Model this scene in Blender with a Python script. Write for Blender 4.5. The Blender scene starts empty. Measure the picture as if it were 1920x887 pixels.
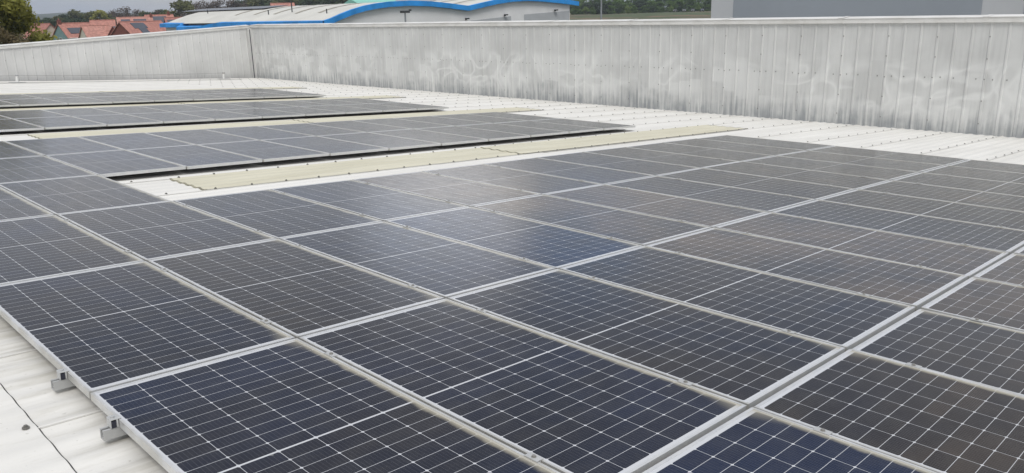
import bpy, math, random
import numpy as np
from mathutils import Matrix, Vector, noise as mnoise

random.seed(7)
rng = np.random.default_rng(11)
scene = bpy.context.scene
COL = scene.collection
RAD = math.radians

# ------------------------------------------------------------------ camera
CAM = Vector((-0.92, -5.839, 9.616))
cam_data = bpy.data.cameras.new('camera')
cam_data.sensor_width = 36.0
cam_data.lens = 28.0135
cam_data.clip_start = 0.05
cam_data.clip_end = 12000.0
cam = bpy.data.objects.new('camera', cam_data)
COL.objects.link(cam)
TH = RAD(3.4)
_R = Matrix(((0.71003071, -0.70393586, 0.01818521),
             (-0.1501577, -0.17658782, -0.9727638),
             (0.6879746, 0.68796152, -0.23108416)))
RY = Matrix.Rotation(TH, 3, 'Y')                    # the roof falls towards +X
_Rw = _R @ RY.transposed()
right, down, fwd = Vector(_Rw[0]), Vector(_Rw[1]), Vector(_Rw[2])
cam.matrix_world = Matrix.Translation(CAM) @ Matrix((right, -down, -fwd)).transposed().to_4x4()
scene.camera = cam
scene.render.resolution_x, scene.render.resolution_y = 1024, 473

# ------------------------------------------------------------------ sky
SUN_EL, SUN_AZ = RAD(52), RAD(220)                  # azimuth from +Y, clockwise
sun_dir = Vector((math.sin(SUN_AZ) * math.cos(SUN_EL), math.cos(SUN_AZ) * math.cos(SUN_EL), math.sin(SUN_EL)))
world = bpy.data.worlds.new('World')
scene.world = world
world.use_nodes = True
wt = world.node_tree
wt.nodes.clear()
W = wt.nodes.new
WL = wt.links.new
out = W('ShaderNodeOutputWorld')
sky = W('ShaderNodeTexSky')
sky.sky_type = 'NISHITA'
sky.sun_disc = False
sky.sun_elevation = SUN_EL
sky.sun_rotation = SUN_AZ
sky.dust_density = 3.0
bg_sky = W('ShaderNodeBackground')
bg_sky.inputs['Strength'].default_value = 0.05
WL(sky.outputs[0], bg_sky.inputs['Color'])
# the overcast: brighter overhead than at the horizon, broken by soft clouds
tc = W('ShaderNodeTexCoord')
sep = W('ShaderNodeSeparateXYZ')
WL(tc.outputs['Generated'], sep.inputs[0])
mr = W('ShaderNodeValToRGB')
mr.color_ramp.interpolation = 'EASE'
_e = mr.color_ramp.elements
_e[0].position = 0.0; _e[0].color = (0.60, 0.60, 0.60, 1)
_e[1].position = 1.0; _e[1].color = (1.45, 1.45, 1.45, 1)
for _p, _v in ((0.14, 0.80), (0.36, 0.44)):
    _q = _e.new(_p); _q.color = (_v, _v, _v, 1)
WL(sep.outputs['Z'], mr.inputs[0])
mp = W('ShaderNodeMapping')
mp.inputs['Scale'].default_value = (1, 1, 2.6)
WL(tc.outputs['Generated'], mp.inputs[0])
cn = W('ShaderNodeTexNoise')
cn.inputs['Scale'].default_value = 5.0
cn.inputs['Detail'].default_value = 4.0
cn.inputs['Roughness'].default_value = 0.5
WL(mp.outputs[0], cn.inputs['Vector'])
cr = W('ShaderNodeValToRGB')
cr.color_ramp.elements[0].position = 0.33
cr.color_ramp.elements[0].color = (0.70, 0.80, 0.98, 1)
cr.color_ramp.elements[1].position = 0.66
cr.color_ramp.elements[1].color = (1.12, 1.08, 1.04, 1)
WL(cn.outputs['Fac'], cr.inputs[0])
# one bright break in the cloud low in the sky
brk = W('ShaderNodeVectorMath'); brk.operation = 'DOT_PRODUCT'
WL(tc.outputs['Generated'], brk.inputs[0])
brk.inputs[1].default_value = Vector((0.635, 0.745, 0.188)).normalized()
bm = W('ShaderNodeMapRange'); bm.interpolation_type = 'SMOOTHERSTEP'
bm.inputs['From Min'].default_value = math.cos(RAD(8.0))
bm.inputs['From Max'].default_value = math.cos(RAD(0.5))
bm.inputs['To Min'].default_value = 1.0
bm.inputs['To Max'].default_value = 2.1
WL(brk.outputs['Value'], bm.inputs['Value'])
m1 = W('ShaderNodeMath'); m1.operation = 'MULTIPLY'
WL(mr.outputs[0], m1.inputs[0]); WL(bm.outputs[0], m1.inputs[1])
# and a patch of thin cloud beside it where the blue shows through
bl = W('ShaderNodeVectorMath'); bl.operation = 'DOT_PRODUCT'
WL(tc.outputs['Generated'], bl.inputs[0])
bl.inputs[1].default_value = Vector((0.76, 0.62, 0.205)).normalized()
blm = W('ShaderNodeMapRange'); blm.interpolation_type = 'SMOOTHERSTEP'
blm.inputs['From Min'].default_value = math.cos(RAD(5.5))
blm.inputs['From Max'].default_value = math.cos(RAD(1.0))
WL(bl.outputs['Value'], blm.inputs['Value'])
blc = W('ShaderNodeMixRGB')
blc.inputs[2].default_value = (0.66, 0.84, 1.16, 1)
WL(blm.outputs[0], blc.inputs[0]); WL(cr.outputs[0], blc.inputs[1])
bg_cloud = W('ShaderNodeBackground')
WL(blc.outputs[0], bg_cloud.inputs['Color'])
WL(m1.outputs[0], bg_cloud.inputs['Strength'])
add = W('ShaderNodeMixShader')
add.inputs[0].default_value = 0.86
WL(bg_sky.outputs[0], add.inputs[1]); WL(bg_cloud.outputs[0], add.inputs[2])
WL(add.outputs[0], out.inputs['Surface'])

sun_data = bpy.data.lights.new('sun', 'SUN')
sun_data.energy = 1.7
sun_data.angle = RAD(25)
sun_data.color = (1.0, 0.97, 0.92)
sun = bpy.data.objects.new('sun', sun_data)
COL.objects.link(sun)
sun.rotation_euler = sun_dir.to_track_quat('Z', 'Y').to_euler()
sun.location = (0, 0, 60)

scene.view_settings.view_transform = 'Standard'
scene.view_settings.look = 'None'
scene.view_settings.gamma = 1.0
scene.view_settings.exposure = 0.0
scene.view_settings.use_curve_mapping = False
scene.cycles.max_bounces = 6
scene.cycles.glossy_bounces = 3
scene.cycles.diffuse_bounces = 3
scene.cycles.transparent_max_bounces = 6
scene.cycles.volume_bounces = 0
scene.cycles.use_denoising = True

# ------------------------------------------------------------------ helpers
ROOT_Z = 8.0
ROOF = Matrix.Translation((0, 0, ROOT_Z)) @ RY.to_4x4()        # roof frame -> world


class MB:
    """collects polygons for one mesh object"""
    def __init__(self):
        self.v, self.f = [], []

    def poly(self, pts):
        n = len(self.v)
        self.v += [tuple(p) for p in pts]
        self.f.append(tuple(range(n, n + len(pts))))

    def box(self, x0, x1, y0, y1, z0, z1):
        n = len(self.v)
        self.v += [(x0, y0, z0), (x1, y0, z0), (x1, y1, z0), (x0, y1, z0),
                   (x0, y0, z1), (x1, y0, z1), (x1, y1, z1), (x0, y1, z1)]
        for q in ((0, 3, 2, 1), (4, 5, 6, 7), (0, 1, 5, 4), (1, 2, 6, 5), (2, 3, 7, 6), (3, 0, 4, 7)):
            self.f.append(tuple(n + i for i in q))
        return self

    def prism(self, prof, axis, a, b):
        """profile (list of 2D) extruded along axis from a to b; closed ends"""
        def P(p, t):
            return {'x': (t, p[0], p[1]), 'y': (p[0], t, p[1]), 'z': (p[0], p[1], t)}[axis]
        n = len(self.v); k = len(prof)
        self.v += [P(p, a) for p in prof] + [P(p, b) for p in prof]
        for i in range(k):
            j = (i + 1) % k
            self.f.append((n + i, n + j, n + k + j, n + k + i))
        self.f.append(tuple(n + i for i in reversed(range(k))))
        self.f.append(tuple(n + k + i for i in range(k)))
        return self

    def tube(self, p, q, r0, r1=None, seg=8, cap=True):
        r1 = r0 if r1 is None else r1
        p, q = Vector(p), Vector(q)
        d = (q - p).normalized()
        a = d.orthogonal().normalized(); b = d.cross(a)
        n = len(self.v)
        for c, r in ((p, r0), (q, r1)):
            for i in range(seg):
                t = 2 * math.pi * i / seg
                self.v.append(tuple(c + a * math.cos(t) * r + b * math.sin(t) * r))
        for i in range(seg):
            j = (i + 1) % seg
            self.f.append((n + i, n + j, n + seg + j, n + seg + i))
        if cap:
            self.f.append(tuple(n + i for i in reversed(range(seg))))
            self.f.append(tuple(n + seg + i for i in range(seg)))
        return self

    def mesh(self, name, mat=None, smooth=False):
        me = bpy.data.meshes.new(name)
        me.from_pydata(self.v, [], self.f)
        if mat: me.materials.append(mat)
        if smooth:
            me.polygons.foreach_set('use_smooth', [True] * len(me.polygons))
        me.update()
        return me

    def build(self, name, mat=None, parent=None, smooth=False, matrix=None, fix=False):
        me = self.mesh(name, mat, smooth)
        if fix:
            import bmesh
            bm = bmesh.new(); bm.from_mesh(me)
            bmesh.ops.recalc_face_normals(bm, faces=bm.faces); bm.to_mesh(me); bm.free()
        return put(name, me, parent, matrix)


def put(name, data, parent=None, matrix=None):
    o = bpy.data.objects.new(name, data)
    COL.objects.link(o)
    if parent: o.parent = parent
    if matrix is not None: o.matrix_basis = matrix
    return o


def tag(o, label=None, cat=None, group=None, kind=None):
    if label: o['label'] = label
    if cat: o['category'] = cat
    if group: o['group'] = group
    if kind: o['kind'] = kind
    return o


def empty(name, matrix=None):
    o = put(name, None, None, matrix)
    o.empty_display_size = 0.3
    return o


def bevel(o, w, seg=2):
    m = o.modifiers.new('bevel', 'BEVEL'); m.width = w; m.segments = seg; m.limit_method = 'ANGLE'
    return o


def project(p):
    d = Vector(p) - CAM
    z = d.dot(fwd)
    if z < 0.05: return None
    return 960 + 1494.05 * d.dot(right) / z, 443.5 + 1494.05 * d.dot(down) / z


ORD = ['', 'first', 'second', 'third', 'fourth', 'fifth', 'sixth', 'seventh', 'eighth', 'ninth', 'tenth',
       'eleventh', 'twelfth', 'thirteenth', 'fourteenth', 'fifteenth', 'sixteenth']

# ------------------------------------------------------------------ materials
class NT:
    def __init__(self, name):
        self.m = bpy.data.materials.new(name); self.m.use_nodes = True
        self.t = self.m.node_tree
        self.b = self.t.nodes['Principled BSDF']

    def n(self, kind, **kw):
        nd = self.t.nodes.new('ShaderNode' + kind)
        for k, v in kw.items(): setattr(nd, k, v)
        return nd

    def _set(self, sock, v):
        if isinstance(v, bpy.types.NodeSocket): self.t.links.new(v, sock)
        elif v is not None: sock.default_value = v

    def math(self, op, a, b=None, c=None, clamp=False):
        nd = self.n('Math', operation=op, use_clamp=clamp)
        self._set(nd.inputs[0], a); self._set(nd.inputs[1], b); self._set(nd.inputs[2], c)
        return nd.outputs[0]

    def mix(self, f, a, b, mode='MIX'):
        nd = self.n('MixRGB', blend_type=mode)
        self._set(nd.inputs[0], f)
        for i, v in ((1, a), (2, b)):
            if isinstance(v, (tuple, list)) and len(v) == 3: v = (*v, 1)
            self._set(nd.inputs[i], v)
        return nd.outputs[0]

    def coord(self, kind='Object'):
        return self.n('TexCoord').outputs[kind]

    def xyz(self, vec):
        s = self.n('SeparateXYZ'); self._set(s.inputs[0], vec)
        return s.outputs

    def map(self, vec, scale=(1, 1, 1), loc=(0, 0, 0)):
        mp = self.n('Mapping'); self._set(mp.inputs[0], vec)
        mp.inputs['Scale'].default_value = scale; mp.inputs['Location'].default_value = loc
        return mp.outputs[0]

    def noise(self, vec, scale, detail=3.0, rough=0.55, dist=0.0):
        nd = self.n('TexNoise'); self._set(nd.inputs['Vector'], vec)
        nd.inputs['Scale'].default_value = scale; nd.inputs['Detail'].default_value = detail
        nd.inputs['Roughness'].default_value = rough; nd.inputs['Distortion'].default_value = dist
        return nd.outputs['Fac']

    def ramp(self, f, lo, hi, a=0.0, b=1.0, smooth=True):
        nd = self.n('MapRange', interpolation_type='SMOOTHSTEP' if smooth else 'LINEAR')
        self._set(nd.inputs['Value'], f)
        nd.inputs['From Min'].default_value = lo; nd.inputs['From Max'].default_value = hi
        nd.inputs['To Min'].default_value = a; nd.inputs['To Max'].default_value = b
        return nd.outputs[0]

    def bump(self, h, strength=0.3, dist=0.01):
        nd = self.n('Bump'); self._set(nd.inputs['Height'], h)
        nd.inputs['Strength'].default_value = strength; nd.inputs['Distance'].default_value = dist
        self.t.links.new(nd.outputs[0], self.b.inputs['Normal'])

    def set(self, **kw):
        names = dict(color='Base Color', rough='Roughness', metal='Metallic', ior='IOR', spec='Specular IOR Level',
                     coat='Coat Weight', coatr='Coat Roughness', sheen='Sheen Weight', sheenr='Sheen Roughness')
        for k, v in kw.items():
            if isinstance(v, tuple) and len(v) == 3: v = (*v, 1)
            self._set(self.b.inputs[names[k]], v)
        return self


def mat_plain(name, col, rough=0.6, metal=0.0, var=0.12, scale=3.0, dirt=None):
    t = NT(name)
    v = t.coord('Object')
    nz = t.noise(v, scale, 4)
    c = t.mix(t.ramp(nz, 0.3, 0.7), tuple(x * (1 - var) for x in col), tuple(min(1, x * (1 + var)) for x in col))
    if dirt: c = t.mix(t.ramp(t.noise(v, scale * 0.37, 5), 0.5, 0.75, 0, 0.6), c, dirt)
    t.set(color=c, rough=rough, metal=metal)
    return t.m


M = {}
M['alu'] = mat_plain('aluminium', (0.50, 0.505, 0.50), 0.42, 0.35, 0.06, 6)
M['galv'] = mat_plain('galvanised_steel', (0.42, 0.43, 0.43), 0.45, 0.6, 0.12, 14)
M['bolt'] = mat_plain('steel_bolt', (0.34, 0.33, 0.31), 0.5, 0.6)
M['rubber'] = mat_plain('black_rubber', (0.02, 0.022, 0.035), 0.6)
M['screw'] = mat_plain('screw_grey', (0.17, 0.165, 0.15), 0.6, 0.2)
M['dark_lap'] = mat_plain('dark_lap_strip', (0.06, 0.06, 0.058), 0.8)  # near-black for lap strips, including the painted lap-gap shade
M['lapedge'] = mat_plain('dirty_sheet_edge', (0.26, 0.245, 0.18), 0.7, 0, 0.3, 9)
M['cable'] = mat_plain('steel_cable', (0.36, 0.36, 0.35), 0.5, 0.5)


def mat_glass():
    t = NT('solar_cells_under_glass')
    o = t.coord('Object')
    X = t.xyz(o)
    x, y = X[0], X[1]
    # columns
    gx = t.math('ADD', t.math('DIVIDE', x, 0.16667), 10.0)
    fx = t.math('FRACT', gx)
    dx = t.math('MULTIPLY', t.math('MINIMUM', fx, t.math('SUBTRACT', 1.0, fx)), 0.16667)
    ay = t.math('SUBTRACT', t.math('ABSOLUTE', y), 0.0045)
    PY = 0.0844
    fy = t.math('FRACT', t.math('DIVIDE', ay, PY))
    dy = t.math('MULTIPLY', t.math('MINIMUM', fy, t.math('SUBTRACT', 1.0, fy)), PY)
    l1 = t.math('LESS_THAN', dx, 0.0011)
    l2 = t.math('LESS_THAN', dy, 0.0011)
    l3 = t.math('LESS_THAN', t.math('ADD', dx, dy), 0.0085)
    l4 = t.math('LESS_THAN', ay, 0.0)
    l5 = t.math('GREATER_THAN', t.math('ABSOLUTE', x), 0.5)
    l6 = t.math('GREATER_THAN', ay, PY * 12 - 0.0005)
    line = l1
    for l in (l2, l3, l4, l5, l6): line = t.math('MAXIMUM', line, l)
    bus = t.math('LESS_THAN', t.math('FRACT', t.math('MULTIPLY', gx, 9.0)), 0.06)
    fing = t.math('FRACT', t.math('MULTIPLY', y, 110.0))
    tint = t.n('Attribute', attribute_type='OBJECT', attribute_name='tint').outputs['Fac']
    seed = t.n('ObjectInfo').outputs['Random']
    off = t.n('CombineXYZ'); t._set(off.inputs[0], t.math('MULTIPLY', seed, 37.0)); t._set(off.inputs[1], t.math('MULTIPLY', seed, 91.0))
    vadd = t.n('VectorMath', operation='ADD'); t._set(vadd.inputs[0], o); t._set(vadd.inputs[1], off.outputs[0])
    lo = t.noise(vadd.outputs[0], 0.9, 2)
    # cell to cell variation
    cid = t.n('CombineXYZ')
    t._set(cid.inputs[0], t.math('FLOOR', gx)); t._set(cid.inputs[1], t.math('FLOOR', t.math('DIVIDE', y, PY))); t._set(cid.inputs[2], t.math('MULTIPLY', seed, 50))
    wn = t.n('TexWhiteNoise', noise_dimensions='3D'); t._set(wn.inputs['Vector'], cid.outputs[0])
    k = t.math('ADD', t.math('ADD', tint, t.math('MULTIPLY', t.math('SUBTRACT', lo, 0.5), 0.9)), t.math('MULTIPLY', t.math('SUBTRACT', wn.outputs['Value'], 0.5), 0.12), clamp=True)
    rp = t.n('ValToRGB'); t._set(rp.inputs[0], k)
    el = rp.color_ramp.elements
    el[0].position = 0.0; el[0].color = (0.007, 0.015, 0.044, 1)
    el[1].position = 1.0; el[1].color = (0.085, 0.062, 0.045, 1)
    e = el.new(0.35); e.color = (0.008, 0.0105, 0.022, 1)
    e = el.new(0.65); e.color = (0.022, 0.020, 0.022, 1)
    cell = t.mix(t.math('MULTIPLY', bus, 0.16), rp.outputs[0], (0.35, 0.36, 0.38))
    cell = t.mix(t.math('MULTIPLY', t.math('LESS_THAN', fing, 0.3), 0.035), cell, (0.3, 0.31, 0.34))
    c = t.mix(line, cell, (0.55, 0.56, 0.58))
    # dust film and the silt line that collects against the lower frame edge
    n2 = t.noise(vadd.outputs[0], 7.0, 5, 0.6)
    n3 = t.noise(vadd.outputs[0], 60.0, 3, 0.6)
    edge = t.math('SUBTRACT', 0.512, x)
    wob = t.math('ADD', edge, t.math('MULTIPLY', t.math('SUBTRACT', n2, 0.5), 0.05))
    silt = t.ramp(wob, 0.012, 0.045, 0.75, 0.0)
    corner = t.ramp(t.math('ADD', edge, t.math('MULTIPLY', t.math('SUBTRACT', 1.0, t.math('ABSOLUTE', y)), 0.35)), 0.0, 0.12, 0.45, 0.0)
    film = t.ramp(t.math('MULTIPLY', n2, t.math('ADD', n3, 0.5)), 0.3, 0.75, 0.002, 0.03)
    d = t.math('MAXIMUM', film, t.math('MAXIMUM', silt, corner))
    c = t.mix(d, c, (0.40, 0.37, 0.29))
    # a few bird marks and specks
    vo = t.n('TexVoronoi', feature='F1'); t._set(vo.inputs['Vector'], vadd.outputs[0]); vo.inputs['Scale'].default_value = 2.6
    spk = t.math('LESS_THAN', t.math('ADD', vo.outputs['Distance'], t.math('MULTIPLY', n3, 0.05)), 0.048)
    c = t.mix(t.math('MULTIPLY', spk, 0.28), c, (0.45, 0.45, 0.42))
    t.set(color=c, rough=t.ramp(n2, 0.3, 0.7, 0.13, 0.2), ior=1.32)
    return t.m


M['glass'] = mat_glass()


def mat_frame():
    t = NT('panel_frame')
    o = t.coord('Object'); X = t.xyz(o)
    nz = t.noise(o, 9, 4)
    c = t.mix(t.ramp(nz, 0.3, 0.7), (0.66, 0.67, 0.68), (0.76, 0.76, 0.75))
    d = t.math('MULTIPLY', t.ramp(t.math('ABSOLUTE', X[0]), 0.5, 0.52, 0, 0.42), t.ramp(t.noise(o, 5, 4), 0.35, 0.62))
    c = t.mix(d, c, (0.36, 0.33, 0.25))
    t.set(color=c, rough=0.36, metal=0.55)
    return t.m


M['frame'] = mat_frame()


def mat_roof():
    t = NT('coated_roof_sheet')
    o = t.coord('Object')
    a = t.noise(t.map(o, (0.25, 1.6, 1)), 1.2, 4)
    b = t.noise(t.map(o, (1, 4, 1)), 5.0, 5, 0.65)
    c = t.mix(t.ramp(a, 0.3, 0.7), (0.655, 0.64, 0.60), (0.735, 0.72, 0.68))
    c = t.mix(t.ramp(b, 0.55, 0.8, 0, 0.35), c, (0.52, 0.50, 0.44))
    sp = t.noise(o, 42, 2, 0.5)
    c = t.mix(t.ramp(sp, 0.70, 0.76, 0, 0.35), c, (0.30, 0.29, 0.25))
    # brown streaks, denser towards and under the near panel edge
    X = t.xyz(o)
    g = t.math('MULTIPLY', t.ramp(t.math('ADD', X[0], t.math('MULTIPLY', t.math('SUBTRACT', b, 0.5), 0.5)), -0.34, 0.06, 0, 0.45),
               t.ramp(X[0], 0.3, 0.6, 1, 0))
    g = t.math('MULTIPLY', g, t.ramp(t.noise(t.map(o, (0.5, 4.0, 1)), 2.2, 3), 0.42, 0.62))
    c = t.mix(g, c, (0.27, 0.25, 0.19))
    t.set(color=c, rough=0.55)
    return t.m


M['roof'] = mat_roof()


def mat_rooflight():
    t = NT('aged_rooflight_plastic')
    o = t.coord('Object')
    a = t.noise(t.map(o, (0.4, 2.5, 1)), 1.6, 5)
    c = t.mix(t.ramp(a, 0.3, 0.7), (0.54, 0.51, 0.39), (0.62, 0.59, 0.465))
    c = t.mix(t.ramp(t.noise(o, 14, 4), 0.6, 0.8, 0, 0.4), c, (0.32, 0.30, 0.22))
    t.set(color=c, rough=0.5)
    return t.m


M['rooflight'] = mat_rooflight()


def mat_wall(name, base, grime):
    """painted cladding; local x runs along the wall, z is up, z = 0 at the coping underside (negative below)"""
    t = NT(name)
    o = t.coord('Object'); X = t.xyz(o)
    big = t.noise(t.map(o, (0.7, 1, 0.7)), 1.0, 4)
    st = t.noise(t.map(o, (7.0, 1, 0.35)), 1.5, 5, 0.6)
    st2 = t.noise(t.map(o, (10.0, 1, 0.45)), 1.3, 4, 0.6)
    c = t.mix(t.ramp(big, 0.3, 0.7), tuple(v * 0.90 for v in base), tuple(v * 1.08 for v in base))
    c = t.mix(t.ramp(st, 0.42, 0.75, 0, 0.40 * grime), c, tuple(v * 0.66 for v in base))
    c = t.mix(t.ramp(st2, 0.52, 0.72, 0, 0.2 * grime), c, tuple(min(1, v * 1.2) for v in base))
    # algae and splash grime: ragged height, streaky
    h = t.math('ADD', X[2], t.math('MULTIPLY', t.math('SUBTRACT', st2, 0.5), 2.4))
    h = t.math('ADD', h, t.math('MULTIPLY', t.math('SUBTRACT', big, 0.5), 0.9))
    bl = t.noise(t.map(o, (2.6, 1, 2.0)), 1.4, 5, 0.65)
    h = t.math('ADD', h, t.math('MULTIPLY', t.math('SUBTRACT', bl, 0.5), 1.0))
    g = t.ramp(h, -2.7, -1.75, 0.8 * grime, 0.0)
    c = t.mix(g, c, (base[0] * 0.38, base[1] * 0.405, base[2] * 0.445))
    # hand-wiped swirls, paler than the rest
    vv = t.map(o, (0.8, 1, 0.8))
    s = t.noise(vv, 1.25, 1.5, 0.4, 1.4)
    band = t.math('SUBTRACT', 1.0, t.math('MULTIPLY', t.math('ABSOLUTE', t.math('SUBTRACT', s, 0.5)), 12.0), clamp=True)
    zone = t.math('MULTIPLY', t.ramp(X[2], -2.3, -1.7), t.ramp(X[2], -1.1, -0.75, 1, 0))
    zone = t.math('MULTIPLY', zone, t.ramp(t.noise(o, 0.35, 2), 0.42, 0.58))
    c = t.mix(t.math('MULTIPLY', t.math('MULTIPLY', band, zone), 0.68 * grime), c, tuple(min(1, v * 1.28) for v in base))
    # wiped fields: whole flats of paler paint below the lap
    cell = t.math('FLOOR', t.math('DIVIDE', t.math('SUBTRACT', X[0], 0.49), 0.345))
    cv = t.n('CombineXYZ'); t._set(cv.inputs[0], t.math('ADD', t.math('MULTIPLY', cell, 0.31), t.math('MULTIPLY', X[0], 0.25))); t._set(cv.inputs[2], X[2])
    w = t.noise(cv.outputs[0], 1.0, 3, 0.5, 0.5)
    wz = t.math('MULTIPLY', t.ramp(X[2], -2.25, -1.7), t.ramp(X[2], -1.05, -0.7, 1, 0))
    c = t.mix(t.math('MULTIPLY', t.ramp(w, 0.50, 0.56), t.math('MULTIPLY', wz, 0.55 * grime)), c, tuple(min(1, v * 1.2) for v in base))
    t.set(color=c, rough=0.5)
    return t.m


M['wall_r'] = mat_wall('grimy_cladding', (0.565, 0.57, 0.555), 1.0)
M['wall_l'] = mat_wall('pale_cladding', (0.64, 0.64, 0.625), 0.22)


def mat_coping():
    t = NT('coping_paint')
    o = t.coord('Object')
    c = t.mix(t.ramp(t.noise(t.map(o, (1.0, 1.5, 1.5)), 1.6, 5), 0.35, 0.75), (0.70, 0.695, 0.67), (0.58, 0.57, 0.535))
    c = t.mix(t.ramp(t.noise(o, 9, 4), 0.60, 0.78, 0, 0.35), c, (0.34, 0.33, 0.27))
    t.set(color=c, rough=0.5)
    return t.m


M['coping'] = mat_coping()


def mat_tile(name, col):
    t = NT(name)
    g = t.coord('Object'); X = t.xyz(g)
    rows = t.math('FRACT', t.math('MULTIPLY', X[2], 5.0))
    rn = t.n('TexWhiteNoise', noise_dimensions='3D')
    q = t.n('CombineXYZ')
    t._set(q.inputs[0], t.math('FLOOR', t.math('MULTIPLY', X[0], 3.4))); t._set(q.inputs[2], t.math('FLOOR', t.math('MULTIPLY', X[2], 5.0)))
    t._set(rn.inputs['Vector'], q.outputs[0])
    c = t.mix(rn.outputs['Value'], tuple(v * 0.78 for v in col), tuple(min(1, v * 1.2) for v in col))
    c = t.mix(t.ramp(t.noise(g, 0.6, 4), 0.4, 0.7, 0, 0.3), c, tuple(v * 0.7 for v in col))
    c = t.mix(t.ramp(rows, 0.0, 0.16, 0.45, 0.0), c, tuple(v * 0.5 for v in col))
    t.set(color=c, rough=0.8)
    return t.m


M['tile_a'] = mat_tile('clay_tile', (0.42, 0.19, 0.15))
M['tile_b'] = mat_tile('dull_clay_tile', (0.35, 0.15, 0.12))
M['tile_c'] = mat_tile('salmon_tile', (0.45, 0.225, 0.18))
M['render'] = mat_plain('cream_render', (0.55, 0.52, 0.44), 0.85, 0, 0.06, 1.5)
M['teal'] = mat_plain('teal_boarding', (0.17, 0.27, 0.27), 0.8, 0, 0.1, 1.5)
M['brick'] = mat_plain('dark_red_brick', (0.17, 0.062, 0.048), 0.9, 0, 0.25, 4)
M['pv_far'] = mat_plain('distant_solar_glass', (0.05, 0.056, 0.075), 0.25, 0, 0.1, 1)
M['white_upvc'] = mat_plain('white_trim', (0.72, 0.72, 0.70), 0.5)
M['pane'] = mat_plain('window_glass', (0.03, 0.035, 0.04), 0.1)
M['blue'] = mat_plain('blue_fascia_paint', (0.025, 0.27, 0.70), 0.5, 0, 0.22, 0.5)
M['unit_wall'] = mat_plain('unit_wall_cladding', (0.79, 0.795, 0.81), 0.5, 0, 0.05, 0.5)
M['unit_band'] = mat_plain('unit_grey_cladding', (0.46, 0.48, 0.505), 0.5, 0, 0.05, 0.5)
M['unit_roof'] = mat_plain('unit_roof_sheet', (0.58, 0.57, 0.52), 0.5, 0, 0.08, 0.35)
M['unit_strip'] = mat_plain('unit_rooflight_strip', (0.30, 0.275, 0.22), 0.6, 0, 0.1, 0.6)
M['shed_light'] = mat_plain('shed_light_cladding', (0.58, 0.59, 0.62), 0.5, 0, 0.05, 0.15)
M['shed_dark'] = mat_plain('shed_dark_cladding', (0.34, 0.37, 0.42), 0.45, 0, 0.05, 0.15)
M['dark_metal'] = mat_plain('dark_painted_metal', (0.05, 0.055, 0.06), 0.5, 0.3)
M['pole'] = mat_plain('grey_pole_paint', (0.30, 0.32, 0.34), 0.5, 0.3)
M['turq'] = mat_plain('turquoise_sheet', (0.22, 0.52, 0.44), 0.5, 0, 0.05, 0.5)


def mat_ground():
    t = NT('ground_cover')
    g = t.n('NewGeometry').outputs['Position']
    a = t.noise(g, 0.012, 4); b = t.noise(g, 0.11, 5); d = t.noise(t.map(g, (1, 1, 1), (40, 9, 3)), 0.03, 3)
    c = t.mix(t.ramp(b, 0.35, 0.7), (0.045, 0.07, 0.022), (0.085, 0.095, 0.04))
    c = t.mix(t.ramp(a, 0.45, 0.62), c, (0.11, 0.085, 0.05))
    c = t.mix(t.ramp(d, 0.56, 0.64, 0, 0.8), c, (0.17, 0.11, 0.07))
    t.set(color=c, rough=0.95)
    return t.m


def mat_hill():
    t = NT('wooded_hill')
    g = t.n('NewGeometry').outputs['Position']
    a = t.noise(g, 0.004, 3); b = t.noise(g, 0.03, 5)
    c = t.mix(t.ramp(b, 0.35, 0.7), (0.022, 0.036, 0.018), (0.05, 0.06, 0.03))
    c = t.mix(t.ramp(a, 0.58, 0.66), c, (0.10, 0.12, 0.055))
    t.set(color=c, rough=1.0)
    return t.m


def mat_leaf(name, c0, c1):
    t = NT(name)
    r = t.n('ObjectInfo').outputs['Random']
    g = t.n('NewGeometry')
    wn = g.outputs['Random Per Island']
    c = t.mix(wn, c0, c1)
    c = t.mix(t.math('MULTIPLY', r, 0.35), c, tuple(0.5 * (a + b) * 0.7 for a, b in zip(c0, c1)))
    t.set(color=c, rough=0.7, spec=0.25)
    tr = t.n('BsdfTranslucent'); t._set(tr.inputs[0], c)
    mx = t.n('MixShader'); mx.inputs[0].default_value = 0.45
    t.t.links.new(t.b.outputs[0], mx.inputs[1]); t.t.links.new(tr.outputs[0], mx.inputs[2])
    t.t.links.new(mx.outputs[0], t.t.nodes['Material Output'].inputs['Surface'])
    return t.m


M['leaf_spring'] = mat_leaf('spring_leaves', (0.26, 0.265, 0.055), (0.42, 0.40, 0.11))
M['leaf_green'] = mat_leaf('mid_green_leaves', (0.075, 0.135, 0.034), (0.17, 0.25, 0.075))
M['leaf_dark'] = mat_leaf('dark_leaves', (0.042, 0.073, 0.035), (0.086, 0.119, 0.058))
M['leaf_olive'] = mat_leaf('olive_leaves', (0.105, 0.124, 0.044), (0.194, 0.194, 0.088))
M['leaf_brown'] = mat_leaf('bare_twigs', (0.112, 0.092, 0.075), (0.195, 0.158, 0.128))
M['leaf_light'] = mat_leaf('light_green_leaves', (0.16, 0.24, 0.055), (0.26, 0.34, 0.11))
M['bark'] = mat_plain('bark', (0.10, 0.08, 0.06), 0.95, 0, 0.3, 3)

# ------------------------------------------------------------------ ground and hills
GEN = {}
def ground_z(x, y):
    d = math.hypot(x, y)
    t = min(1, max(0, (d - 210) / 200)); t = t * t * (3 - 2 * t)
    return 7.2 * t


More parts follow.
